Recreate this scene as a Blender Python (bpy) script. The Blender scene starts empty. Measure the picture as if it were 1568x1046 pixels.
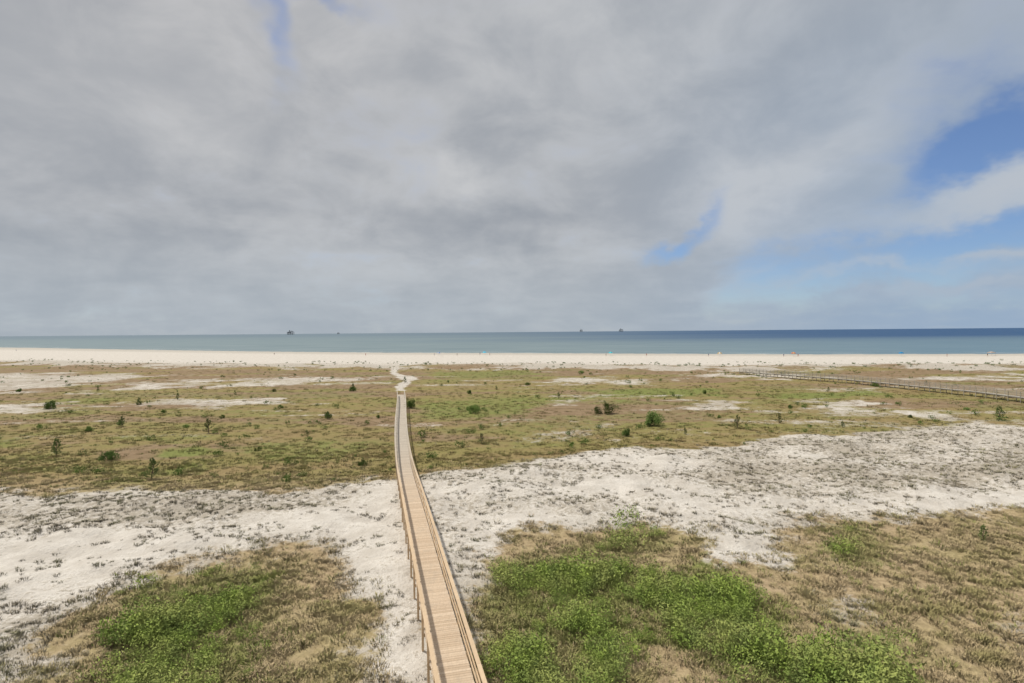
import bpy, math, random, time
import numpy as np
from mathutils import Vector, Matrix
random.seed(7); rng=np.random.default_rng(7)
scene=bpy.context.scene
# ------------------------------------------------------------------ camera
CAM=np.array([0,0,13.5]); F=871.0; PW,PH=1568.0,1046.0
pit=math.radians(0.954); rol=math.radians(0.475)
f=np.array([0,math.cos(pit),-math.sin(pit)]); u0=np.array([0,math.sin(pit),math.cos(pit)]); r0=np.array([1.,0,0])
r=math.cos(rol)*r0-math.sin(rol)*u0; u=math.sin(rol)*r0+math.cos(rol)*u0
def ray(px,py):
    d=f+r*((px-PW/2)/F)+u*((PH/2-py)/F); return d/np.linalg.norm(d)
def gp(px,py,z=0.2):      # survey point: where that sight line meets height z
    d=ray(px,py); t=(z-CAM[2])/d[2]; p=CAM+d*t; return (p[0],p[1])
def azel(px,py):
    d=ray(px,py); return math.atan2(d[0],d[1]), math.asin(d[2])
cam=bpy.data.cameras.new("camera"); camo=bpy.data.objects.new("camera",cam); scene.collection.objects.link(camo)
cam.lens=20.0; cam.sensor_width=36; cam.clip_end=300000; cam.clip_start=0.1
M=Matrix(((r[0],u[0],-f[0],CAM[0]),(r[1],u[1],-f[1],CAM[1]),(r[2],u[2],-f[2],CAM[2]),(0,0,0,1)))
camo.matrix_world=M; scene.camera=camo
scene.view_settings.view_transform='Standard'; scene.view_settings.look='None'; scene.view_settings.exposure=0
# ------------------------------------------------------------------ numpy noise
T=rng.random((256,256))
def vnoise(x,y):
    xi=np.floor(x).astype(int); yi=np.floor(y).astype(int); fx=x-xi; fy=y-yi
    fx=fx*fx*(3-2*fx); fy=fy*fy*(3-2*fy)
    a=T[xi%256,yi%256]; b=T[(xi+1)%256,yi%256]; c=T[xi%256,(yi+1)%256]; d=T[(xi+1)%256,(yi+1)%256]
    return (a*(1-fx)+b*fx)*(1-fy)+(c*(1-fx)+d*fx)*fy
def fbm(x,y,o=4,seed=0):
    s=0;a=1;t=0
    for i in range(o):
        s=s+a*vnoise(x*2**i+17.3*i+seed*31.7,y*2**i+9.1*i+seed*13.1); t+=a; a*=.55
    return s/t-0.5
def ss(a,b,v):
    t=np.clip((v-a)/(b-a),0,1); return t*t*(3-2*t)
def sdpoly(P,x,y,R=25.0):       # + inside ; far points get -R
    P=np.array(P); lo=P.min(0)-R; hi=P.max(0)+R
    out=np.full(x.shape,-R*1.0); m=(x>lo[0])&(x<hi[0])&(y>lo[1])&(y<hi[1])
    if not m.any(): return out
    xx=x[m]; yy=y[m]; n=len(P); d=np.full(xx.shape,1e18); ins=np.zeros(xx.shape,bool)
    for i in range(n):
        a=P[i]; b=P[(i+1)%n]; e=b-a; wx=xx-a[0]; wy=yy-a[1]
        t=np.clip((wx*e[0]+wy*e[1])/(e@e+1e-12),0,1)
        d=np.minimum(d,(wx-e[0]*t)**2+(wy-e[1]*t)**2)
        c=((a[1]>yy)!=(b[1]>yy))
        ins^=(c&(xx<(b[0]-a[0])*(yy-a[1])/(b[1]-a[1]+1e-12)+a[0]))
    d=np.sqrt(d); out[m]=np.where(ins,d,-d); return out
def G(L,z=0.2): return [gp(a,b,z) for a,b in L]
# ------------------------------------------------------------------ regions (ground plan)
duneband=G([(-260,752),(0,752),(150,751),(300,752),(420,750),(520,745),(575,735),(640,733),(700,720),(800,714),(850,700),(960,686),(1080,690),(1150,676),(1200,664),(1300,668),(1400,660),(1500,652),(1568,652),(1900,655),
 (1900,790),(1568,783),(1480,790),(1400,800),(1300,797),(1215,812),(1235,862),(1160,868),(1090,855),(1060,822),(980,797),(900,800),(830,812),(760,830),(722,855),(705,900),(680,960),(672,1040),
 (640,1120),(615,1040),(590,975),(560,905),(520,835),(430,838),(340,848),(250,870),(160,910),(95,960),(40,1015),(-20,1100),(-260,1100)])
bright=[G([(-200,815),(0,825),(150,818),(330,800),(480,790),(600,745),(610,790),(500,815),(400,822),(300,845),(200,865),(80,905),(0,950),(-200,1050)]),
 G([(545,800),(600,800),(605,900),(628,990),(640,1060),(612,1040),(590,950),(560,890),(530,830)]),
 G([(840,706),(960,700),(1050,705),(1100,720),(1000,722),(880,715)]),
 G([(1075,825),(1210,825),(1215,858),(1100,858)]),
 G([(880,745),(960,735),(1100,765),(1180,790),(1060,785),(950,770)]),
 G([(1400,758),(1568,750),(1600,775),(1440,785)])]
greyish=[G([(-100,755),(330,755),(560,748),(590,770),(470,785),(200,800),(-100,815)]),
 G([(1160,672),(1568,660),(1700,665),(1700,735),(1450,735),(1250,700)]),
 G([(1080,720),(1300,700),(1500,735),(1300,770),(1120,765)]),
 G([(-100,950),(0,960),(90,930),(60,1000),(0,1060),(-100,1100)]),
 G([(400,845),(520,840),(560,905),(585,960),(480,930)])]
sandpatch=[G(p) for p in [
 [(0,572),(120,570),(235,575),(170,582),(100,590),(0,602),(-200,600),(-200,574)],
 [(160,588),(260,583),(420,580),(600,577),(600,582),(430,587),(300,590),(180,596)],
 [(245,614),(330,612),(455,612),(450,617),(340,619),(250,619)],
 [(-50,622),(30,617),(65,618),(55,626),(0,630)],
 [(812,582),(860,577),(935,578),(990,580),(960,585),(850,587)],
 [(1090,612),(1135,612),(1142,618),(1108,620)],
 [(1250,616),(1300,612),(1345,618),(1335,630),(1300,624),(1255,621)],
 [(812,659),(850,655),(892,660),(880,665),(830,665)],
 [(790,613),(850,612),(845,618),(800,618)],
 [(1390,573),(1500,576),(1568,572),(1700,574),(1700,582),(1400,580)],
 [(1370,628),(1430,632),(1425,638),(1380,634)],
 [(1280,905),(1350,905),(1350,945),(1290,945),(1255,935)],[(1530,955),(1600,960),(1600,1000),(1530,985)],
 [(1060,575),(1200,573),(1300,578),(1180,578)],
 [(700,566),(760,562),(765,567)],[(1410,655),(1568,648),(1600,665),(1450,670)],
 [(700,960),(730,950),(735,1000),(705,1010)],
]]
footpath=[G(p) for p in [[(606,597),(606,590),(619,583),(608,577),(598,570),(602,562),(610,558),(612,564),(607,570),(616,574),(632,575),(640,580),(630,583),(622,590),(620,597)]]]
greenpoly=[(G(p),w) for p,w in [
 ([(90,1100),(110,1010),(160,945),(225,895),(330,858),(395,862),(435,885),(385,920),(345,960),(385,1000),(420,1050),(400,1100)],.95),
 ([(745,1100),(740,1000),(728,930),(750,880),(850,840),(880,850),(1000,870),(1060,845),(1140,865),(1185,900),(1175,960),(1130,1030),(1060,1010),(1000,980),(950,1020),(860,1100)],1.0),
 ([(1275,805),(1310,796),(1335,820),(1340,850),(1300,850),(1280,830)],.7),
 ([(1120,1020),(1200,1010),(1290,1025),(1380,1060),(1380,1120),(1100,1120)],.8),
 ([(1330,930),(1370,925),(1380,960),(1330,965)],.6),([(780,870),(850,825),(960,800),(1060,830),(1040,850),(960,870)],.5),
 ([(240,695),(300,688),(350,690),(345,715),(260,718)],1.),([(350,680),(500,672),(610,668),(600,700),(450,705),(370,702)],.6),
 ([(-100,668),(60,668),(50,682),(-100,684)],.9),([(-100,700),(60,690),(180,690),(150,700),(-50,712)],.4),
 ([(640,610),(760,605),(900,605),(960,612),(860,620),(700,640),(640,640)],.65),
 ([(880,596),(1080,596),(1100,604),(900,608)],1.),([(1150,600),(1330,596),(1400,606),(1200,610)],.9),
 ([(640,655),(700,645),(800,640),(790,655),(680,670)],.45),([(640,570),(800,566),(860,572),(700,580)],.6),
 ([(0,606),(200,600),(560,600),(560,609),(200,610)],.45),([(1420,618),(1568,612),(1700,625),(1560,640)],.4),([(60,610),(140,610),(140,616),(60,616)],.6),([(0,640),(180,636),(420,650),(300,662),(0,655)],.35),([(950,620),(1150,625),(1300,640),(1100,650),(960,640)],.35)]]
ve=np.array(G([(-900,552),(-300,556),(0,558),(200,563),(400,564),(600,565),(784,563),(1000,567),(1150,569),(1300,566),(1568,566),(2000,566)],0.3))
ve=ve[np.argsort(ve[:,0])]
sh=np.array([(-6000,1500),(-1500,1150)]+[gp(a,b,-1.5) for a,b in [(0,531.5),(200,535),(400,538),(600,540),(784,540.5),(1000,541.5),(1250,542.5),(1568,541.5)]]+[(900,255),(6000,200)])
def vedge(x): return np.interp(x,ve[:,0],ve[:,1])
def shore(x): return np.interp(x,sh[:,0],sh[:,1])
def railz(y): return 1.0+0.25+0.95*(1-ss(36,60,y))
bw=[]
for a,b in [(706,1046),(680,940),(656,840),(639,785),(628,748),(621,715),(617,690),(615,650),(614,620),(613,597)]:
    z=2.0
    for k in range(6):
        p=gp(a,b,z); z=railz(p[1])
    bw.append(p)
bw=np.array(bw)
s0=(bw[2]-bw[0])/(bw[2][1]-bw[0][1])
bw=np.vstack([bw[0]-s0*(bw[0][1]-4.0),bw])
cf=np.polyfit(bw[:,1],bw[:,0],4)
def bwx(y): return np.polyval(cf,np.clip(y,4,bw[-1][1]))
BWEND=bw[-1][1]
def deckz(y): return railz(y)-1.0
def zone_band(x,y): return sdpoly(duneband,x,y)
def height(x,y,band=None):
    if band is None: band=zone_band(x,y)
    z=0.35*fbm(x/18,y/18,3,1)
    z=z+0.75*ss(-5,5,band)*(0.55+1.2*fbm(x/7,y/7,3,2))
    z=z+0.16*fbm(x/1.3,y/1.3,3,3)
    z=z+ss(-2,3,band)*(1.0*np.abs(fbm(x/4.5,y/3.2,3,31))+0.35*fbm(x/1.9,y/1.5,3,32)-.1)
    e=y-vedge(x); s=shore(x)-y
    wid=np.maximum(shore(x)-vedge(x),30)
    z=z+np.where(e>-40,(0.9+2.0*fbm(x/14,y/14,3,5))*np.exp(-((e-14)/20)**2),0)
    k=ss(0,1,e/wid); z=z*(1-k)+(-1.5)*k
    z=np.where(s<0,-1.5+np.maximum(s*0.05,-4),z)
    db=np.abs(x-bwx(y)); lim=deckz(y)-0.32
    w=ss(3.0,1.2,db)*(y<BWEND+1)*(y>0)
    z=np.where(w>0,z*(1-w)+np.minimum(z,lim)*w,z)
    return z
def zat(x,y): return float(height(np.array([x]),np.array([y]))[0])
def place(px,py):
    z=0.2
    for k in range(6):
        x,y=gp(px,py,z); z=zat(x,y)
    return x,y,z
def masks(x,y):
    band=zone_band(x,y); n1=fbm(x/5,y/5,4,7); n2=fbm(x/1.6,y/1.6,3,8)
    m=ss(-2.6,2.0,band+n1*7+n2*3)
    nf=fbm(x/14,y/9,5,11); nl=fbm(x/5,y/4,4,23)
    for P in sandpatch:
        near=float(np.array(P)[:,1].mean())
        if near<60: m=np.maximum(m,ss(-1.6,1.4,sdpoly(P,x,y)+n1*5+n2*1.5)*0.6)
        else: m=np.maximum(m,ss(-7,6,sdpoly(P,x,y)+nf*30+nl*20)*0.66)
    st=fbm(x/22,y/7,5,21)
    m=np.maximum(m,ss(0.09,0.27,st+.02*ss(90,160,y))*ss(56,90,y)*0.5)
    for P in footpath: m=np.maximum(m,ss(-1.2,.8,sdpoly(P,x,y)+nl*2))
    e=y-vedge(x)+fbm(x/12,y/12,4,12)*30
    be=ss(-9,9,e); cover=0.75*ss(60,5,e)*be+0.1*be
    hum=ss(0.0,0.14,fbm(x/16,y/10,4,13))*ss(75,5,e)*be
    m=np.maximum(m,be*(1-0.7*hum))
    c=0.50+0.9*n1+.8*fbm(x/9,y/4,3,51)
    for P in greyish: c=c+0.28*ss(-1.5,2,sdpoly(P,x,y)+n1*4)
    for P in bright: c=c-0.5*ss(-2,1.5,sdpoly(P,x,y)+n1*5)
    c=np.where(e>-6,cover,c)
    g=np.zeros(x.shape); g1=fbm(x/4,y/4,4,15); g2=fbm(x/12,y/8,4,16)
    for P,w in greenpoly:
        near=float(np.array(P)[:,1].mean())
        if near<45: g=np.maximum(g,w*ss(-2.0,1.8,sdpoly(P,x,y)+g1*7))
        else: g=np.maximum(g,w*ss(-5,5,sdpoly(P,x,y)+g2*16+g1*5))
    g=np.where(y>50,np.maximum(g,0.45*ss(0.0,0.18,fbm(x/22,y/8,4,17))),g)
    mau=ss(-0.08,0.14,fbm(x/30,y/9,5,19)+0.14*ss(95,180,y)-0.02)*ss(44,56,y)*(1-g*.8)
    return np.clip(m,0,1),np.clip(c,0,1),np.clip(g*(1-m*0.6),0,1),np.clip(mau,0,1)
# ------------------------------------------------------------------ node helper
class V:
    nt=None
    def __init__(s,sock): s.s=sock
    def _op(s,o,op,rev=False):
        n=V.nt.nodes.new('ShaderNodeMath'); n.operation=op
        a,b=(o,s) if rev else (s,o)
        for i,q in enumerate((a,b)):
            if isinstance(q,V): V.nt.links.new(q.s,n.inputs[i])
            elif q is not None: n.inputs[i].default_value=q
        return V(n.outputs[0])
    def __add__(s,o): return s._op(o,'ADD')
    __radd__=__add__
    def __sub__(s,o): return s._op(o,'SUBTRACT')
    def __rsub__(s,o): return s._op(o,'SUBTRACT',True)
    def __mul__(s,o): return s._op(o,'MULTIPLY')
    __rmul__=__mul__
    def __truediv__(s,o): return s._op(o,'DIVIDE')
    def mx(s,o): return s._op(o,'MAXIMUM')
    def mn(s,o): return s._op(o,'MINIMUM')
def lk(a,b): V.nt.links.new(a.s if isinstance(a,V) else a,b)
def nn(t): return V.nt.nodes.new(t)
def smooth(v,a,b,lo=0.,hi=1.):
    n=nn('ShaderNodeMapRange'); n.interpolation_type='SMOOTHSTEP'; lk(v,n.inputs[0])
    n.inputs[1].default_value=a;n.inputs[2].default_value=b;n.inputs[3].default_value=lo;n.inputs[4].default_value=hi
    return V(n.outputs[0])
def noise(vec,scale,detail=4,rough=.5,dist=0.,dim='3D'):
    n=nn('ShaderNodeTexNoise'); n.noise_dimensions=dim
    if vec is not None: lk(vec,n.inputs['Vector'])
    n.inputs['Scale'].default_value=scale;n.inputs['Detail'].default_value=detail;n.inputs['Roughness'].default_value=rough;n.inputs['Distortion'].default_value=dist
    return V(n.outputs[0])
def mix(fac,a,b,mode='MIX'):
    n=nn('ShaderNodeMix'); n.data_type='RGBA'; n.blend_type=mode
    for s_,v in ((n.inputs[0],fac),(n.inputs[6],a),(n.inputs[7],b)):
        if isinstance(v,V): lk(v,s_)
        elif isinstance(v,(tuple,list)): s_.default_value=(*v[:3],1)
        else: s_.default_value=v
    return V(n.outputs[2])
def comb(x,y,z):
    n=nn('ShaderNodeCombineXYZ')
    for i,v in enumerate((x,y,z)):
        if isinstance(v,V): lk(v,n.inputs[i])
        else: n.inputs[i].default_value=v
    return V(n.outputs[0])
def attr(name):
    n=nn('ShaderNodeAttribute'); n.attribute_name=name; return V(n.outputs['Fac'])
def newmat(name):
    m=bpy.data.materials.new(name); m.use_nodes=True; V.nt=m.node_tree
    b=m.node_tree.nodes['Principled BSDF']; b.inputs['Specular IOR Level'].default_value=0.15; b.inputs['Roughness'].default_value=.85
    return m,b
def pos(): return V(nn('ShaderNodeNewGeometry').outputs['Position'])
def sepxyz(v):
    n=nn('ShaderNodeSeparateXYZ'); lk(v,n.inputs[0]); return [V(o) for o in n.outputs]
def vscale(v,x,y,z):
    n=nn('ShaderNodeVectorMath'); n.operation='MULTIPLY'; lk(v,n.inputs[0]); n.inputs[1].default_value=(x,y,z); return V(n.outputs[0])
# ------------------------------------------------------------------ world sky with cloud deck
SUN_EL=math.radians(58); SUN_AZ=math.radians(-55)   # clockwise from +Y: sun ahead-left
world=bpy.data.worlds.new("World"); scene.world=world; world.use_nodes=True
try: world.cycles.sampling_method='MANUAL'; world.cycles.sample_map_resolution=512
except Exception as e: print(e)
V.nt=world.node_tree; V.nt.nodes.clear()
out=nn('ShaderNodeOutputWorld')
sky=nn('ShaderNodeTexSky'); sky.sky_type='NISHITA'; sky.sun_disc=False; sky.sun_elevation=SUN_EL; sky.sun_rotation=SUN_AZ
sky.dust_density=0.1; sky.ozone_density=5.0; sky.air_density=1.0
gen=V(nn('ShaderNodeTexCoord').outputs['Generated'])
bg1=nn('ShaderNodeBackground'); bg1.inputs[1].default_value=0.10; lk(mix(1.0,V(sky.outputs[0]),(0.84,0.88,1.02),'MULTIPLY'),bg1.inputs[0])
X,Y,Z=sepxyz(gen)
n=nn('ShaderNodeMath'); n.operation='ARCTAN2'; lk(X,n.inputs[0]); lk(Y,n.inputs[1]); az=V(n.outputs[0])
n=nn('ShaderNodeMath'); n.operation='ARCSINE'; lk(Z,n.inputs[0]); el=V(n.outputs[0])
zz=Z.mx(0.0)+0.22
plane=comb(X/zz,Y/zz,0.0)
w1=noise(gen,3.2,4,.6)-0.5; w2=noise(vscale(gen,1,1,1.6),4.7,5,.6)-0.5
ae=comb(az+w1*0.26,el+w2*0.18,0.0)
def bsum(L):
    t=None
    for px,py,sx,sy,rot,w in L:
        a0,e0=azel(px,py)
        m=nn('ShaderNodeMapping'); m.vector_type='TEXTURE'; lk(ae,m.inputs[0]); m.inputs[1].default_value=(a0,e0,0); m.inputs[2].default_value=(0,0,math.radians(rot)); m.inputs[3].default_value=(sx/F,sy/F,1)
        d=nn('ShaderNodeVectorMath'); d.operation='DOT_PRODUCT'; lk(V(m.outputs[0]),d.inputs[0]); lk(V(m.outputs[0]),d.inputs[1])
        p=nn('ShaderNodeMath'); p.operation='POWER'; p.inputs[0].default_value=0.3679; lk(V(d.outputs['Value']),p.inputs[1])
        q=nn('ShaderNodeMath'); q.operation='MULTIPLY_ADD'; lk(V(p.outputs[0]),q.inputs[0]); q.inputs[1].default_value=w
        if t is None: q.inputs[2].default_value=0
        else: lk(t,q.inputs[2])
        t=V(q.outputs[0])
    return t
blue=bsum([(412,50,26,60,20,.62),(500,5,60,20,0,.62),(1555,185,80,30,28,.90),(1450,232,80,30,32,.68),(1075,350,80,18,32,.66),(1025,388,60,16,20,.55),
 (1310,434,210,20,5,.62),(1430,368,200,26,14,.64),(1220,400,120,24,12,.38),(1560,330,150,26,22,.52),(1560,470,220,18,0,.35),(1290,60,80,50,0,.14),(1380,180,150,60,35,.26)])
white=bsum([(1550,262,100,34,25,.9),(1190,285,120,60,32,.5),(1290,215,130,40,35,.3),(1400,404,230,12,7,.9),(1500,442,120,13,5,.6),(680,275,45,24,0,.5),(480,60,140,60,0,.22),(200,110,150,50,0,.22),(720,430,300,36,0,.22),(330,210,110,40,0,.18),(870,60,110,40,0,.14),(1010,70,80,40,0,.18)])
dark=bsum([(770,335,100,40,0,.6),(130,350,160,36,0,.3),(640,190,160,50,0,.2),(1130,140,140,60,30,.25),(300,290,120,30,0,.15),(1380,70,120,40,25,.12),(80,200,90,30,0,.15)])
nA=noise(plane,1.0,5,.55,.4); nB=noise(plane,3.2,4,.55,.2); nC=noise(vscale(gen,1,1,1.5),6.0,5,.58,.35)
tone=smooth(nA*0.34+nC*0.44+nB*0.22,0.37,0.63)
t=(tone*0.64+0.28+white*0.7-dark*0.42).mx(0.0)
ccol=mix(t.mn(1.1),(0.29,0.32,0.365),(0.545,0.56,0.58))
warm=smooth(el,0.05,0.5)*smooth(az*-1.0,-0.35,0.5)
ccol=mix(warm*0.5,ccol,mix(1.0,ccol,(1.05,0.99,0.945),'MULTIPLY'))
ccol=mix(smooth(el,0.20,0.0)*0.6,ccol,(0.385,0.45,0.51))
ccol=mix(smooth(az,0.05,0.75)*smooth(el,0.7,0.02)*(1.0-white*0.6).mx(0.0)*0.66,ccol,(0.28,0.41,0.59))
ccol=mix(smooth(Y,0.2,-0.3),ccol,(0.56,0.57,0.59))
bg2=nn('ShaderNodeBackground'); lk(ccol,bg2.inputs[0]); bg2.inputs[1].default_value=1.0
gap=smooth(blue+(nC-0.5)*1.3+(nB-0.5)*0.7-white*0.35,0.02,1.05)
ms=nn('ShaderNodeMixShader'); lk(gap*0.94,ms.inputs[0]); lk(V(bg2.outputs[0]),ms.inputs[1]); lk(V(bg1.outputs[0]),ms.inputs[2])
lk(V(ms.outputs[0]),out.inputs[0])
sl=bpy.data.lights.new("sun","SUN"); sl.energy=3.1; sl.angle=math.radians(3.0); sl.color=(1,.95,.87)
so=bpy.data.objects.new("sun",sl); scene.collection.objects.link(so)
sd=Vector((math.sin(SUN_AZ)*math.cos(SUN_EL),math.cos(SUN_AZ)*math.cos(SUN_EL),math.sin(SUN_EL)))
so.rotation_euler=sd.to_track_quat('Z','Y').to_euler()
# ------------------------------------------------------------------ mesh util
def mkobj(name,verts,faces,mat=None,parent=None,fattr=None,link=True):
    me=bpy.data.meshes.new(name); me.from_pydata([tuple(v) for v in verts],[],faces); me.update()
    if mat: me.materials.append(mat)
    if fattr:
        for k,vals in fattr.items():
            a=me.attributes.new(k,'FLOAT','FACE'); a.data.foreach_set('value',np.array(vals,dtype=np.float32))
    o=bpy.data.objects.new(name,me)
    if link: scene.collection.objects.link(o)
    if parent: o.parent=parent
    return o
def empty(name,loc=(0,0,0)):
    o=bpy.data.objects.new(name,None); o.location=loc; scene.collection.objects.link(o); return o
# ------------------------------------------------------------------ ground
t0=time.time()
def axis(core0,core1,step,lo,hi,g=1.06):
    a=list(np.arange(core0,core1+1e-6,step)); s=step; v=a[-1]
    while v<hi: s*=g; v+=s; a.append(v)
    s=step; v=a[0]; b=[]
    while v>lo: s*=g; v-=s; b.append(v)
    return np.array(b[::-1]+a)
xs=axis(-75,85,0.42,-6000,6000,1.028); ys=axis(12,105,0.42,-200,1900,1.015)
XX,YY=np.meshgrid(xs,ys); fx=XX.ravel(); fy=YY.ravel()
bd=zone_band(fx,fy); hz=height(fx,fy,bd); mS,mC,mG,mM=masks(fx,fy)
nx,ny=len(xs),len(ys)
me=bpy.data.meshes.new("ground"); co=np.stack([fx,fy,hz],1).astype(np.float32)
me.vertices.add(nx*ny); me.vertices.foreach_set('co',co.ravel())
ii=(np.arange(ny-1)[:,None]*nx+np.arange(nx-1)[None,:]).ravel()
q=np.stack([ii,ii+1,ii+nx+1,ii+nx],1).astype(np.int32)
me.loops.add(q.size); me.loops.foreach_set('vertex_index',q.ravel()); me.polygons.add(len(q))
me.polygons.foreach_set('loop_start',np.arange(0,q.size,4,dtype=np.int32)); 
me.polygons.foreach_set('use_smooth',np.ones(len(q),bool)); me.update(calc_edges=True); me.validate()
for k,v in (('m_sand',mS),('m_cover',mC),('m_green',mG),('m_mauve',mM)):
    a=me.attributes.new(k,'FLOAT','POINT'); a.data.foreach_set('value',v.astype(np.float32))
ground=bpy.data.objects.new("ground",me); scene.collection.objects.link(ground)
gm,b=newmat("ground_mat"); P=pos(); px_,py_,pz_=sepxyz(P)
n_mid=noise(P,0.5,4,.6,dim='2D'); n_f=noise(P,2.3,4,.68,dim='2D'); n_ff=noise(P,9,3,.65,dim='2D'); n_st=noise(vscale(P,0.35,1,1),0.22,5,.6,dim='2D')
S=smooth(attr('m_sand')+(n_mid-0.5)*0.9+(n_f-0.5)*1.1+(n_ff-.5)*.4,0.28,0.74)
C=attr('m_cover'); Gm=attr('m_green'); Ma=attr('m_mauve')
dry=mix(smooth(n_f,0.3,0.7),(0.32,0.235,0.135),(0.49,0.38,0.22))
dry=mix(smooth(n_st,0.4,0.62)*0.4,dry,(0.34,0.30,0.13))
dry=mix(smooth(n_mid,0.45,0.7)*0.4,dry,(0.52,0.39,0.255))
far=mix(smooth(n_st,0.35,0.65),(0.275,0.20,0.095),(0.245,0.215,0.075))
far=mix(smooth(n_f,0.35,0.7)*0.5,far,(0.35,0.27,0.12))
dry=mix(smooth(py_,44,58),dry,far)
mauve=mix(smooth(n_mid,0.3,0.7),(0.225,0.15,0.092),(0.315,0.22,0.14))
dry=mix(smooth(Ma+(n_mid-.5)*.5,0.2,0.8)*0.8,dry,mauve)
green=mix(smooth(n_f,0.3,0.7),(0.15,0.18,0.045),(0.24,0.27,0.075))
veg=mix(smooth(Gm+(n_mid-.5)*.8+(n_f-.5)*.5,0.2,0.8)*0.85,dry,green)
sand=mix(smooth(n_mid,0.3,0.7),(0.58,0.53,0.46),(0.73,0.68,0.605))
sand=mix(smooth(n_ff,0.35,0.7)*0.3,sand,(0.46,0.41,0.34))
litter=mix(smooth(n_ff,0.3,0.7),(0.28,0.235,0.175),(0.44,0.385,0.30))
sand=mix(smooth(C*0.7+(n_f-0.5)*1.9+(n_ff-.5)*.9+(n_mid-.5)*.7,0.22,0.68)*0.78,sand,litter)
wet=smooth(pz_,-1.2,-1.5)
sand=mix(wet*0.5,sand,(0.38,0.35,0.29))
col=mix(S,veg,sand); lk(col,b.inputs['Base Color']); b.inputs['Roughness'].default_value=.95
bp=nn('ShaderNodeBump'); bp.inputs['Strength'].default_value=.7; bp.inputs['Distance'].default_value=.25; lk(n_f,bp.inputs['Height']); lk(V(bp.outputs[0]),b.inputs['Normal'])
me.materials.append(gm)
# ------------------------------------------------------------------ sea
sm,b=newmat("sea_mat"); P=pos(); sx,sy,sz=sepxyz(P)
ratio=sx/(sy+50)
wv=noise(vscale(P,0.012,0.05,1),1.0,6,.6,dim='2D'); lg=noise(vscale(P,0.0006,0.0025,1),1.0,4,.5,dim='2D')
cloud_shade=smooth(sy,400,1300)*smooth(ratio+(lg-.5)*.6,-0.25,0.55)  # cloud shadow painted into the sea colour: darker and bluer offshore to the right
c=mix(smooth(wv,0.3,0.7),(0.165,0.225,0.245),(0.215,0.275,0.29))
c=mix(smooth(sy,600,4000)*0.7,c,(0.125,0.18,0.23))
c=mix(cloud_shade*0.97,c,(0.022,0.075,0.175))
c=mix(smooth(ratio,0.0,0.8)*(1-cloud_shade)*0.6,c,(0.09,0.18,0.26))
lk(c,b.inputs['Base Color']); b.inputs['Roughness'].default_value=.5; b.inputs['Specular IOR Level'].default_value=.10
bp=nn('ShaderNodeBump'); bp.inputs['Strength'].default_value=.5; bp.inputs['Distance'].default_value=.5
lk(noise(vscale(P,0.15,0.5,1),1.0,4,.6,dim='2D'),bp.inputs['Height']); lk(V(bp.outputs[0]),b.inputs['Normal'])
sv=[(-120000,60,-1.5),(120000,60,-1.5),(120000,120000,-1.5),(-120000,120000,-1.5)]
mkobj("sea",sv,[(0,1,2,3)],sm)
fm,b=newmat("foam_mat"); P=pos(); lk(mix(noise(P,.3,4),(0.45,0.52,0.52),(0.8,0.82,0.8)),b.inputs['Base Color'])
fv=[];ff=[]
for off,wd,seed in ((2,2.2,1),(16,1.4,2),(34,1.0,3)):
    xx=np.arange(-900,700,3.0); wdt=wd*np.clip(0.4+3*fbm(xx/25,xx*0+seed,3,seed),0,1.6); yy=shore(xx)+off+6*fbm(xx/40,xx*0,3,seed+5)
    for i in range(len(xx)-1):
        if wdt[i]<.15 and wdt[i+1]<.15: continue
        k=len(fv); z=-1.485
        fv+=[(xx[i],yy[i],z),(xx[i+1],yy[i+1],z),(xx[i+1],yy[i+1]+wdt[i+1],z),(xx[i],yy[i]+wdt[i],z)]; ff.append((k,k+1,k+2,k+3))
mkobj("surf_foam",fv,ff,fm)
# ------------------------------------------------------------------ wood
def woodmat(name,new1,new2,old1,old2):
    m,b=newmat(name); P=pos(); rn=attr('rnd'); ag=attr('age')
    g=noise(vscale(P,6,1.2,6),3,4,.6); st=noise(P,1.1,4,.6)
    cn=mix(rn,new1,new2); cn=mix(smooth(g,0.35,0.7)*0.3,cn,tuple(v*.7 for v in new1))
    co=mix(rn,old1,old2); co=mix(smooth(g,0.35,0.7)*0.3,co,tuple(v*.7 for v in old1))
    c=mix(ag,cn,co); c=mix(smooth(st,0.5,0.75)*0.25,c,tuple(v*.75 for v in old1))
    lk(c,b.inputs['Base Color']); b.inputs['Roughness'].default_value=.75; return m
wood_deck=woodmat("pine_deck",(0.56,0.43,0.30),(0.70,0.56,0.41),(0.48,0.42,0.34),(0.60,0.53,0.44))
wood_rail=woodmat("pine_rail",(0.60,0.44,0.28),(0.70,0.53,0.35),(0.46,0.40,0.32),(0.56,0.50,0.41))
wood_grey=woodmat("weathered_wood",(0.40,0.37,0.31),(0.50,0.46,0.40),(0.36,0.33,0.28),(0.46,0.42,0.37))
class Boxes:
    def __init__(s): s.v=[];s.f=[];s.r=[];s.a=[]
    def box(s,c,t,n,up,hl,hw,hh,age=0):
        k=len(s.v); c=np.array(c)
        for a in (-1,1):
            for b_ in (-1,1):
                for d in (-1,1): s.v.append(tuple(c+t*hl*a+n*hw*b_+up*hh*d))
        s.f+=[(k,k+1,k+3,k+2),(k+4,k+6,k+7,k+5),(k,k+4,k+5,k+1),(k+2,k+3,k+7,k+6),(k,k+2,k+6,k+4),(k+1,k+5,k+7,k+3)]
        rr=random.random(); s.r+=[rr]*6; s.a+=[age]*6
    def make(s,name,mat,par): return mkobj(name,s.v,s.f,mat,par,{'rnd':s.r,'age':s.a})
UP=np.array([0,0,1.])
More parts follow.
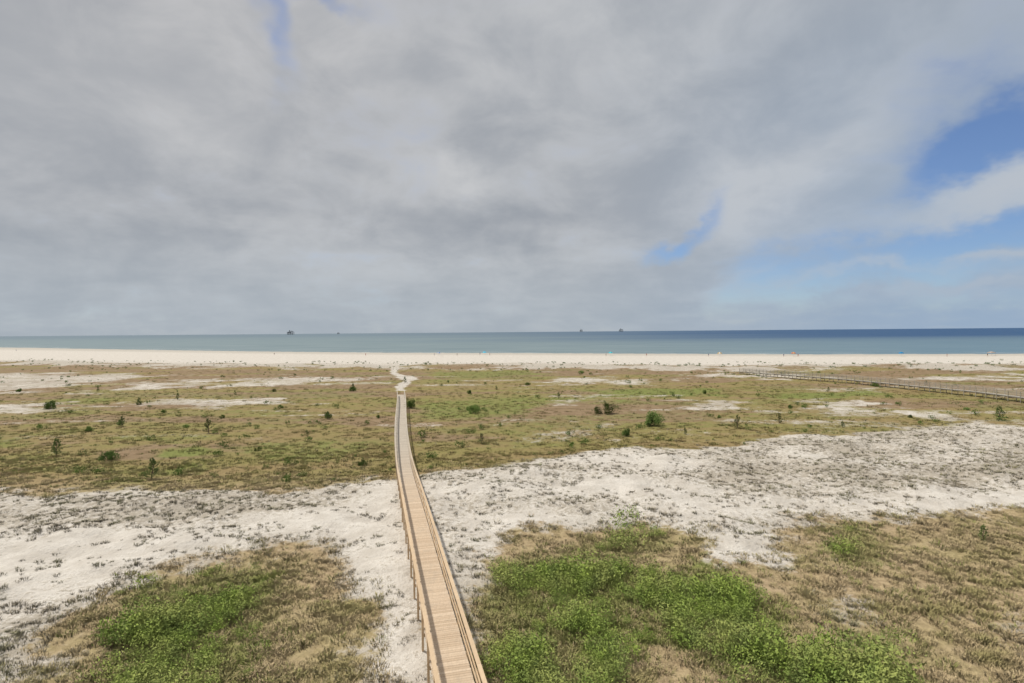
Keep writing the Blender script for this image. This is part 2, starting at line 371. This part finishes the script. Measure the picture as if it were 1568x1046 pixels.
def boardwalk(name,pts,half,plank,postgap,matd,matr,agef,railh=1.0,mids=(0.34,0.67)):
    pts=np.array(pts,float); seg=np.linalg.norm(np.diff(pts,axis=0),axis=1); L=np.concatenate([[0],np.cumsum(seg)]); tot=L[-1]
    def at(s): return np.array([np.interp(s,L,pts[:,i]) for i in range(3)])
    def fr(s):
        t=at(min(s+.4,tot))-at(max(s-.4,0)); t/=np.linalg.norm(t); n=np.cross(t,UP); n/=np.linalg.norm(n); return t,n,np.cross(n,t)
    par=empty(name); D=Boxes();Rl=Boxes();Po=Boxes();Mi=Boxes();St=Boxes()
    s=plank/2
    while s<tot:
        t,n,uu=fr(s); j=random.uniform(-.012,.012)
        D.box(at(s)+uu*(-.02+random.uniform(-.002,.002))+n*j,t,n,uu,plank/2-.005,half,.02,agef(at(s)[1])); s+=plank
    ss_=list(np.arange(0,tot,postgap))
    for i,s in enumerate(ss_):
        t,n,uu=fr(s); p=at(s); a=agef(p[1])
        for sg in (-1,1):
            base=p+n*sg*(half+.05); zb=zat(base[0],base[1])-.4; zt=p[2]+railh-.02
            Po.box((base[0],base[1],(zb+zt)/2),t,n,UP,.045,.045,(zt-zb)/2,a)
        Po.box(p-UP*.30,t,n,UP,.03,half-.003,.07,a)
        if i+1<len(ss_):
            q=at(ss_[i+1]); tt=q-p; ln=np.linalg.norm(tt); tt/=ln; nn_=np.cross(tt,UP); nn_/=np.linalg.norm(nn_); uu2=np.cross(nn_,tt); mid=(p+q)/2
            for sg in (-1,1):
                Rl.box(mid+nn_*sg*(half+.04)+UP*(railh+.002),tt,nn_,uu2,ln/2-.003,.075,.02,a)
                for h in mids: Mi.box(mid+nn_*sg*(half-.017)+UP*h,tt,nn_,uu2,ln/2-.004,.019,.04,a)
                St.box(mid+nn_*sg*(half-.12)-UP*.13,tt,nn_,uu2,ln/2-.004,.02,.085,a)
    D.make("deck_planks",matd,par);Rl.make("handrails",matr,par);Po.make("posts",matr,par);Mi.make("mid_rails",matr,par);St.make("stringers",matr,par)
    return par
yy=np.arange(5,BWEND+.5,1.0); pts=[(float(bwx(v)),v,float(deckz(v))) for v in yy]
boardwalk("wooden_boardwalk",pts,0.70,0.145,2.4,wood_deck,wood_rail,lambda y: float(ss(34,70,np.array(y))))
L2=[gp(a,b,1.6) for a,b in [(1900,634),(1700,615),(1568,603),(1500,595),(1400,586),(1300,577),(1200,570),(1125,565)]]
L2=np.array(L2); dd=np.concatenate([[0],np.cumsum(np.linalg.norm(np.diff(L2,axis=0),axis=1))]); sss=np.arange(0,dd[-1],2.0)
pts2=[(float(np.interp(s,dd,L2[:,0])),float(np.interp(s,dd,L2[:,1])),0.95) for s in sss]
boardwalk("weathered_boardwalk",pts2,0.75,0.30,2.4,wood_grey,wood_grey,lambda y:0.3)
# ------------------------------------------------------------------ vegetation prototypes
def leafmat(name,c1,c2,c3,up=0.85,patch=None):
    m,b=newmat(name); rn=V(nn('ShaderNodeObjectInfo').outputs['Random']); P=pos()
    c=mix(rn,c1,c2); c=mix(smooth(noise(P,0.35,2,.6,dim='2D'),0.4,0.65),c,c3)
    if patch: c=mix(smooth(noise(P,1.1,3,.65,dim='2D'),0.42,0.68)*0.75,c,patch)
    lk(c,b.inputs['Base Color']); b.inputs['Roughness'].default_value=.8; b.inputs['Specular IOR Level'].default_value=.0
    g=nn('ShaderNodeNewGeometry'); s=nn('ShaderNodeVectorMath'); s.operation='SCALE'; lk(V(g.outputs['Normal']),s.inputs[0]); s.inputs['Scale'].default_value=1-up
    a=nn('ShaderNodeVectorMath'); a.operation='ADD'; lk(V(s.outputs[0]),a.inputs[0]); a.inputs[1].default_value=(0,0,up)
    nm=nn('ShaderNodeVectorMath'); nm.operation='NORMALIZE'; lk(V(a.outputs[0]),nm.inputs[0]); lk(V(nm.outputs[0]),b.inputs['Normal'])
    return m
m_dry=leafmat("dry_grass_mat",(0.52,0.40,0.225),(0.66,0.52,0.31),(0.48,0.41,0.19))
m_far=leafmat("olive_grass_mat",(0.37,0.275,0.13),(0.47,0.36,0.165),(0.34,0.31,0.11))
m_dune=leafmat("dune_grass_mat",(0.40,0.34,0.24),(0.56,0.48,0.36),(0.41,0.38,0.23))
m_green=leafmat("green_leaf_mat",(0.20,0.29,0.06),(0.33,0.42,0.09),(0.36,0.40,0.12),.6,(0.21,0.26,0.085))
m_gg=leafmat("green_grass_mat",(0.30,0.32,0.10),(0.39,0.39,0.14),(0.44,0.39,0.18))
m_shr=leafmat("shrub_leaf_mat",(0.10,0.15,0.045),(0.14,0.20,0.05),(0.12,0.18,0.045),.5)
m_pine=leafmat("pine_needle_mat",(0.11,0.16,0.055),(0.15,0.21,0.065),(0.13,0.19,0.055),.5)
m_bark,b=newmat("bark_mat"); lk(mix(noise(pos(),20,3),(0.10,0.07,0.05),(0.2,0.15,0.11)),b.inputs['Base Color'])
def tuft(name,mat,nb,rad,h,wd,lean):
    v=[];fc=[]
    for i in range(nb):
        a=random.uniform(0,6.28); rr=rad*math.sqrt(random.random()); bx,by=rr*math.cos(a),rr*math.sin(a)
        a2=a+random.uniform(-.8,.8); hh=h*random.uniform(.45,1); ln=lean*hh*random.uniform(.3,1.3)
        w=wd*random.uniform(.7,1.3); pa=random.uniform(0,6.28); wx,wy=w*math.cos(pa),w*math.sin(pa)
        dx,dy=math.cos(a2)*ln,math.sin(a2)*ln; k=len(v)
        v+=[(bx-wx,by-wy,-.04),(bx+wx,by+wy,-.04),(bx+dx*.4+wx*.8,by+dy*.4+wy*.8,hh*.6),(bx+dx*.4-wx*.8,by+dy*.4-wy*.8,hh*.6),(bx+dx,by+dy,hh*random.uniform(.85,1))]
        fc+=[(k,k+1,k+2,k+3),(k+3,k+2,k+4)]
    return mkobj(name,v,fc,mat,link=False)
def leafclump(name,mat,n,R,H,ls,lobes=5):
    v=[];fc=[]; C=[(random.gauss(0,R*.42),random.gauss(0,R*.42),random.uniform(.35,.75)*H,random.uniform(.35,.6)*R) for _ in range(lobes)]
    for i in range(n):
        c=random.choice(C); d=Vector((random.gauss(0,1),random.gauss(0,1),random.gauss(0,.9))).normalized()*c[3]*random.uniform(.6,1.12)
        p=Vector(c[:3])+d; 
        if p.z<0.02: p.z=random.uniform(0.02,.2)
        ax=Vector((random.gauss(0,1),random.gauss(0,1),random.gauss(.4,1))).normalized(); bx=ax.orthogonal().normalized(); bx=(bx+d.normalized()*.5).normalized()
        l=ls*random.uniform(.5,1.3); k=len(v); s=ax.cross(bx).normalized()
        v+=[p-bx*l,p+s*l*.42,p+bx*l,p-s*l*.42]; fc.append((k,k+1,k+2,k+3))
    return mkobj(name,v,fc,mat,link=False)
def coll(name,objs):
    c=bpy.data.collections.new(name)
    for o in objs: c.objects.link(o)
    return c
def scatter(name,x,y,sc,c,nvar,zoff=0.0):
    N=len(x); z=height(x,y)+zoff; me=bpy.data.meshes.new(name); me.vertices.add(N); me.vertices.foreach_set('co',np.stack([x,y,z],1).astype(np.float32).ravel())
    for k,vals,ty in (('sc',sc,'FLOAT'),('rz',rng.random(N)*6.283,'FLOAT'),('idx',rng.integers(0,nvar,N),'INT')):
        a=me.attributes.new(k,ty,'POINT'); a.data.foreach_set('value',np.array(vals,dtype=np.float32 if ty=='FLOAT' else np.int32))
    o=bpy.data.objects.new(name,me); scene.collection.objects.link(o)
    ng=bpy.data.node_groups.new(name+"_gn",'GeometryNodeTree')
    ng.interface.new_socket('Geometry',in_out='INPUT',socket_type='NodeSocketGeometry'); ng.interface.new_socket('Geometry',in_out='OUTPUT',socket_type='NodeSocketGeometry')
    N_=ng.nodes; gi=N_.new('NodeGroupInput'); go=N_.new('NodeGroupOutput'); ip=N_.new('GeometryNodeInstanceOnPoints'); ci=N_.new('GeometryNodeCollectionInfo')
    ci.inputs[0].default_value=c; ci.inputs['Separate Children'].default_value=True; ci.inputs['Reset Children'].default_value=True
    def na(nm,dt):
        q=N_.new('GeometryNodeInputNamedAttribute'); q.data_type=dt; q.inputs[0].default_value=nm; return q.outputs[0]
    cx=N_.new('ShaderNodeCombineXYZ'); l=ng.links.new
    l(na('rz','FLOAT'),cx.inputs[2]); l(gi.outputs[0],ip.inputs['Points']); l(ci.outputs[0],ip.inputs['Instance']); ip.inputs['Pick Instance'].default_value=True
    l(na('idx','INT'),ip.inputs['Instance Index']); l(cx.outputs[0],ip.inputs['Rotation']); l(na('sc','FLOAT'),ip.inputs['Scale']); l(ip.outputs[0],go.inputs[0])
    md=o.modifiers.new("scatter",'NODES'); md.node_group=ng; return o
NV=5
c_dry=coll("dry_protos",[tuft("dt",m_dry,30,.30,.24,.013,1.0) for _ in range(NV)])
c_far=coll("far_protos",[tuft("ft",m_far,26,.5,.22,.024,1.0) for _ in range(NV)])
c_dune=coll("dune_protos",[tuft("du",m_dune,22,.17,.21,.012,1.0) for _ in range(NV)])
c_gg=coll("gg_protos",[tuft("gg",m_gg,30,.32,.27,.015,.9) for _ in range(NV)])
c_gr=coll("green_protos",[leafclump("gc",m_green,330,.55,.75,.045,8) for _ in range(NV)])
c_shr=coll("shrub_protos",[leafclump("sc",m_shr,200,.4,.45,.055,5) for _ in range(NV)])
def samp(N,y0,y1,pw):
    t=rng.random(N); y=(y0**(1-pw)+(y1**(1-pw)-y0**(1-pw))*t)**(1/(1-pw)) if pw!=1 else y0*(y1/y0)**t
    x=(rng.random(N)*2-1)*(y*1.0+10); ok=np.abs(x-bwx(y))>0.95; return x[ok],y[ok]
x,y=samp(52000,13,62,.6); s,c_,g,mv=masks(x,y)
k=rng.random(len(x))<(1-s)*(1-0.45*g)*(0.3+0.7*ss(-.12,.12,fbm(x/2,y/2,3,40)))*ss(64,48,y); scatter("dry_grass",x[k],y[k],.45+rng.random(k.sum())*.7,c_dry,NV)
x,y=samp(46000,13,62,.6); s,c_,g,mv=masks(x,y)
k=rng.random(len(x))<np.clip(g*0.9+(1-s)*0.06,0,1)*(1-s*.8); scatter("green_grass",x[k],y[k],.5+rng.random(k.sum())*.6,c_gg,NV)
x,y=samp(100000,13,85,.6); s,c_,g,mv=masks(x,y); pn=fbm(x/1.7,y/1.1,3,41)
k=rng.random(len(x))<s*np.clip(c_*1.0+pn*2.4-.08,0,1)*.75*(vedge(x)>y); scatter("dune_grass",x[k],y[k],.3+rng.random(k.sum())**1.6*.9,c_dune,NV)
x,y=samp(46000,46,210,1.0); s,c_,g,mv=masks(x,y)
k=rng.random(len(x))<(1-s)**2*(1-.6*mv)*(1-.6*g)*ss(44,60,y)*(.2+.8*ss(-.08,.12,fbm(x/5,y/3,3,42))); scatter("olive_grass",x[k],y[k],.35+rng.random(k.sum())*.7,c_far,NV)
x,y=samp(18000,48,200,1.0); s,c_,g,mv=masks(x,y)
k=rng.random(len(x))<g*(1-s)*.8; scatter("green_meadow_grass",x[k],y[k],.6+rng.random(k.sum())*.7,c_gg,NV)
x,y=samp(17000,13,50,.5); s,c_,g,mv=masks(x,y); cl=fbm(x/2.6,y/2.6,3,43)
k=rng.random(len(x))<ss(.25,.9,g)*ss(-.12,.10,cl)*.75+.05*ss(.1,.5,g); scatter("green_shrub_thicket",x[k],y[k],.25+rng.random(k.sum())**1.5*.75+np.clip(cl[k]+.03,0,.3)*3.4,c_gr,NV)
x,y=samp(6500,50,260,1.0); s,c_,g,mv=masks(x,y)
k=rng.random(len(x))<(.22*(1-s)+.3*s*(y>110)); scatter("low_shrubs",x[k],y[k],.22+rng.random(k.sum())**4*1.6,c_shr,NV)
x=rng.random(3000)*900-450; y=vedge(x)+rng.random(3000)*75-15; k=(fbm(x/16,y/10,4,13)>-.03); scatter("foredune_shrubs",x[k],y[k],.3+rng.random(k.sum())**2*1.2,c_shr,NV)
# ------------------------------------------------------------------ individual pines and shrubs
def pine_mesh(seed,H=1.7):
    rd=random.Random(seed); v=[];fc=[];mi=[]
    def tube(p,q,r1,r2,n=6):
        k=len(v); d=(q-p).normalized(); a=d.orthogonal().normalized(); b_=d.cross(a)
        for pp,rr in ((p,r1),(q,r2)):
            for i in range(n): t=i/n*6.283; v.append(pp+a*rr*math.cos(t)+b_*rr*math.sin(t))
        for i in range(n): fc.append((k+i,k+(i+1)%n,k+n+(i+1)%n,k+n+i)); mi.append(0)
    def needles(p,d,n,l):
        for i in range(n):
            dd=(d+Vector((rd.gauss(0,.6),rd.gauss(0,.6),rd.gauss(0,.6)))).normalized(); s=dd.orthogonal().normalized()*.008; k=len(v)
            v.extend([p-s,p+s,p+dd*l*rd.uniform(.7,1.1)]); fc.append((k,k+1,k+2)); mi.append(1)
    pts=[Vector((0,0,-.2))]+[Vector((rd.gauss(0,.02)*i,rd.gauss(0,.02)*i,H*i/6)) for i in range(1,7)]
    for i in range(6): tube(pts[i],pts[i+1],.045*(1-i/6.6),.045*(1-(i+1)/6.6))
    z=.12
    while z<.97:
        for j in range(rd.randint(4,6)):
            if rd.random()<.15: continue
            a=rd.uniform(0,6.28); L=(.50*(1-z)+.11)*H*.55*rd.uniform(.6,1.2); i=min(int(z*6),5); p=pts[i].lerp(pts[i+1],z*6-i)
            d=Vector((math.cos(a),math.sin(a),.35+z*.5)).normalized(); q=p+d*L; e=q+Vector((0,0,L*.22)); tube(p,q,.014,.008,4); tube(q,e,.008,.004,4)
            for t in (.35,.5,.65,.8,.92): needles(p.lerp(q,t),d,12,.13)
            needles(q,d+Vector((0,0,.6)),18,.15); needles(e,Vector((0,0,1)),14,.14)
        z+=.095
    needles(pts[6],Vector((0,0,1)),40,.18)
    me=bpy.data.meshes.new("pine_tree"); me.from_pydata([tuple(p) for p in v],[],fc); me.materials.append(m_bark); me.materials.append(m_pine); me.polygons.foreach_set('material_index',mi); me.update(); return me
PM=[pine_mesh(i) for i in range(5)]
def bush_mesh(seed):
    rd=random.Random(seed); v=[];fc=[];mi=[]; lob=[]
    for j in range(12):
        a=rd.uniform(0,6.28); rr=rd.uniform(.1,.95); lob.append((Vector((math.cos(a)*rr,math.sin(a)*rr,rd.uniform(.2,.85)*(1.15-rr*.5))),rd.uniform(.18,.40)))
    for c,_ in lob:
        p=Vector((0,0,-.1)); d=(c-p).normalized(); s=d.orthogonal().normalized()*.03; s2=d.cross(s); k=len(v)
        v.extend([p-s,p+s2,p+s,c]); fc+= [(k,k+1,k+3),(k+1,k+2,k+3),(k+2,k,k+3)]; mi+=[0]*3
    for i in range(2200):
        c,R=rd.choice(lob); d=Vector((rd.gauss(0,1),rd.gauss(0,1),rd.gauss(0,1))).normalized(); p=c+d*R*rd.uniform(.4,1.25)
        if p.z<0: p.z=rd.uniform(0,.2)
        b_=Vector((rd.gauss(0,1),rd.gauss(0,1),rd.gauss(0,1))).normalized(); s=b_.orthogonal().normalized(); l=rd.uniform(.04,.075); k=len(v)
        v.extend([p-b_*l,p+s*l*.5,p+b_*l,p-s*l*.5]); fc.append((k,k+1,k+2,k+3)); mi.append(1)
    me=bpy.data.meshes.new("coastal_shrub"); me.from_pydata([tuple(p) for p in v],[],fc); me.materials.append(m_bark); me.materials.append(m_shr); me.polygons.foreach_set('material_index',mi); me.update(); return me
BM=[bush_mesh(50+i) for i in range(4)]
def put(name,me,px,py,wpx,hpx,mw,mh):
    x,y,z=place(px,py); o=bpy.data.objects.new(name,me); scene.collection.objects.link(o); o.location=(x,y,z-.03)
    k=y/F; o.scale=(wpx*k/mw,wpx*k/mw,hpx*k/mh); o.rotation_euler=(0,0,random.uniform(0,6.28)); return o
for i,(a,b_,h) in enumerate([(86,698,28),(233,733,32),(320,663,24),(187,653,17),(502,642,13),(555,713,14),(738,680,18),(1130,656,22),(1193,648,17),(1530,643,22),(1505,828,26),(541,599,12),(855,611,12),(620,586,10),(213,619,11),(272,612,11),(1268,600,8),(470,668,11),(650,670,12),(1290,655,11),(1418,590,8),(150,600,8),(1050,665,11),(360,605,8),(760,597,7)]):
    put("pine_tree",PM[i%5],a,b_,h*.72,h,1.1,1.8)
for i,(a,b_,w,h) in enumerate([(169,704,30,18),(78,626,20,14),(134,661,17,10),(630,625,22,16),(725,632,24,16),(925,633,36,18),(995,652,44,25),(960,668,18,14),(541,599,12,10),(213,620,9,7),(1080,603,10,7),(420,600,10,6),(808,590,10,6),(1340,592,13,6),(720,603,12,7),(502,640,15,11),(890,572,10,6),(340,640,10,6),(1395,640,10,6),(184,650,14,8),(285,655,11,7),(395,690,12,7),(1210,625,11,6),(60,655,10,7),(1480,628,10,6),(555,713,16,10),(1100,640,9,6),(30,600,10,6),(250,632,9,6),(430,625,9,6),(580,640,9,6)]):
    put("coastal_shrub",BM[i%4],a,b_,w,h,2.3,1.15)
yv=[];yf=[]
for i in range(90):
    a=random.uniform(0,6.28); e=random.uniform(.15,1.4); l=random.uniform(.45,.7); d=Vector((math.cos(a)*math.cos(e),math.sin(a)*math.cos(e),math.sin(e))); s=Vector((-math.sin(a),math.cos(a),0))*.015; k=len(yv)
    m_=d*l*.5; t_=d*l-Vector((0,0,.10*l)); yv+=[-s,s,m_+s*1.2,m_-s*1.2,t_]; yf+=[(k,k+1,k+2,k+3),(k+3,k+2,k+4)]
m_yuc=leafmat("yucca_mat",(0.25,0.35,0.12),(0.29,0.39,0.13),(0.26,0.36,0.12),.6)
x,y,z=place(822,1040); yo=mkobj("yucca_plant",yv,yf,m_yuc); yo.location=(x,y,z+.25)
# ------------------------------------------------------------------ offshore platforms
m_rig,b=newmat("rig_steel"); b.inputs['Base Color'].default_value=(0.12,0.14,0.155,1)
def rig(px,dist,w,h):
    a0,_=azel(px,508); par=empty("oil_platform",(math.sin(a0)*dist,math.cos(a0)*dist,-1.5))
    ax=np.array([1.,0,0]); ay=np.array([0,1.,0])
    B=Boxes()
    for i in (-1,-.33,.33,1):
        for j in (-1,1): B.box((i*w*.42,j*w*.22,h*.22),ax,ay,UP,w*.022,w*.022,h*.23)
    for i in (-.66,0,.66):
        for sg in (-1,1):
            t=np.array([.28*w,0,sg*h*.3]); L_=np.linalg.norm(t); t/=L_; B.box((i*w*.42,-w*.22,h*.2),t,ay,np.cross(ay,t),L_/2,w*.01,w*.01)
    B.make("jacket_legs",m_rig,par); D=Boxes()
    D.box((0,0,h*.48),ax,ay,UP,w*.5,w*.28,h*.03); D.box((-w*.02,0,h*.64),ax,ay,UP,w*.44,w*.26,h*.025); D.box((-w*.22,0,h*.56),ax,ay,UP,w*.18,w*.2,h*.05); D.box((w*.2,0,h*.72),ax,ay,UP,w*.14,w*.16,h*.05)
    D.box((w*.36,0,h*.80),ax,ay,UP,w*.16,w*.16,h*.012); D.make("topside_decks",m_rig,par); K=Boxes()
    for i in (-1,1):
        for j in (-1,1):
            p=np.array([-w*.15+i*w*.08,j*w*.08,h*.66]); q_=np.array([-w*.15+i*w*.015,j*w*.015,h*1.1]); t=q_-p; L_=np.linalg.norm(t); t/=L_; n_=np.cross(t,ax); n_/=np.linalg.norm(n_); K.box((p+q_)/2,t,n_,np.cross(n_,t),L_/2,w*.012,w*.012)
    for k in range(5): K.box((-w*.15,0,h*(.7+.08*k)),ax,ay,UP,w*(.075-.012*k),w*(.075-.012*k),h*.008)
    K.make("derrick",m_rig,par); C_=Boxes(); t=np.array([.8,0,.6]); C_.box((w*.05,w*.1,h*.85),t,ay,np.cross(ay,t),w*.2,w*.012,w*.012); C_.make("crane_boom",m_rig,par)
rig(445,11000,120,75); rig(518,14000,60,40); rig(890,14000,70,75); rig(951,12500,90,70)
# ------------------------------------------------------------------ beach umbrellas, canopy, people
def flat(name,c):
    m,b=newmat(name); lk(mix(noise(pos(),3,3),c,tuple(v*.85 for v in c)),b.inputs['Base Color']); return m
m_pole=flat("pole_metal",(.6,.6,.6))
def umbrella(px,py,c1,c2):
    x,y,z=place(px,py); par=empty("beach_umbrella",(x,y,z)); R=1.4
    v=[(0,0,2.5)];fc=[];mi=[]
    for rr,zz_ in ((.7,2.28),(R,1.7)):
        for i in range(16): a=i/16*6.283; v.append((rr*math.cos(a),rr*math.sin(a),zz_-(.05 if (i%2 and rr==R) else 0)))
    for i in range(16):
        j=(i+1)%16; fc.append((0,1+i,1+j)); fc.append((1+i,17+i,17+j,1+j)); mi+=[(i//2)%2]*2
    o=mkobj("canopy",v,fc,flat("canvas_a",c1),par); o.data.materials.append(flat("canvas_b",c2)); o.data.polygons.foreach_set('material_index',mi)
    v=[];fc=[]
    for zz_ in (-.4,2.6):
        for i in range(8): a=i/8*6.283; v.append((.03*math.cos(a),.03*math.sin(a),zz_))
    for i in range(8): fc.append((i,(i+1)%8,8+(i+1)%8,8+i))
    mkobj("pole",v,fc,m_pole,par)
umbrella(742,544,(.03,.5,.75),(.1,.6,.8)); umbrella(935,545,(.04,.5,.6),(.15,.65,.7)); umbrella(1215,546,(.6,.15,.08),(.7,.4,.15)); umbrella(672,545,(.05,.2,.5),(.6,.6,.6)); umbrella(1102,546,(.6,.35,.05),(.7,.7,.65)); umbrella(1380,546,(.03,.25,.5),(.03,.25,.5))
def tent(px,py,c,S_=1.0):
    x,y,z=place(px,py); par=empty("canopy_tent",(x,y,z)); par.scale=(S_,S_,S_); B=Boxes(); ax=np.array([1.,0,0]); ay=np.array([0,1.,0])
    for i in (-1,1):
        for j in (-1,1): B.box((i*1.5,j*1.5,1.0),ax,ay,UP,.03,.03,1.1)
    B.make("legs",m_pole,par)
    v=[(-1.6,-1.6,2.0),(1.6,-1.6,2.0),(1.6,1.6,2.0),(-1.6,1.6,2.0),(-1.6,-1.6,2.3),(1.6,-1.6,2.3),(1.6,1.6,2.3),(-1.6,1.6,2.3),(0,0,3.0)]
    mkobj("roof",v,[(0,1,5,4),(1,2,6,5),(2,3,7,6),(3,0,4,7),(4,5,8),(5,6,8),(6,7,8),(7,4,8)],flat("tent_canvas",c),par)
tent(1518,545,(.5,.42,.36),.8)
m_skin=flat("skin",(.42,.26,.18))
def person_mesh(cloth,step):
    me=bpy.data.meshes.new("person")
    J=[(0,0,.95),(0,0,1.2),(0,0,1.42),(0,0,1.52),(0,.01,1.62),(0,0,1.74),(.19,0,1.41),(.25,.05,1.13),(.24,.14,.88),(-.19,0,1.41),(-.25,-.05,1.13),(-.24,.05,.88),(.1,0,.88),(.11,step,.48),(.11,step*.6,.06),(.11,step*.6+.14,.03),(-.1,0,.88),(-.11,-step,.48),(-.11,-step*1.6,.06),(-.11,-step*1.6+.14,.03)]
    E=[(0,1),(1,2),(2,3),(3,4),(4,5),(2,6),(6,7),(7,8),(2,9),(9,10),(10,11),(0,12),(12,13),(13,14),(14,15),(0,16),(16,17),(17,18),(18,19)]
    R=[.15,.14,.15,.055,.095,.08,.06,.045,.035,.06,.045,.035,.09,.06,.04,.035,.09,.06,.04,.035]
    me.from_pydata(J,E,[]); me.update(); o=bpy.data.objects.new("person",me); scene.collection.objects.link(o)
    md=o.modifiers.new("skin",'SKIN'); 
    if not me.skin_vertices: me.skin_vertices.new()
    for i,rv in enumerate(R): me.skin_vertices[0].data[i].radius=(rv,rv*.8)
    me.skin_vertices[0].data[0].use_root=True
    o.modifiers.new("sub",'SUBSURF').levels=1
    dg=bpy.context.evaluated_depsgraph_get(); m2=bpy.data.meshes.new_from_object(o.evaluated_get(dg)); bpy.data.objects.remove(o)
    m2.materials.clear(); m2.materials.append(m_skin); m2.materials.append(flat("swimwear",cloth)); m2.materials.append(flat("hair",(.06,.04,.03)))
    for p in m2.polygons:
        c=p.center; p.material_index=1 if (.72<c[2]<1.4 and abs(c[0])<.19) else (2 if c[2]>1.66 else 0)
    return m2
pms=[person_mesh((.05,.12,.35),.08),person_mesh((.5,.06,.06),.02),person_mesh((.03,.03,.04),.14)]
for i,(a,b_) in enumerate([(735,544),(750,544.5),(700,545),(665,545),(990,545.5),(928,545.5),(1085,546),(1222,546.5),(1512,546),(1200,546.5),(560,545),(420,544),(25,538),(1450,546.5)]):
    x,y,z=place(a,b_); o=bpy.data.objects.new("person",pms[i%3]); scene.collection.objects.link(o); o.location=(x,y,z); o.rotation_euler=(0,0,random.uniform(0,6.28))
print("DONE objects",len(bpy.data.objects),time.time()-t0)
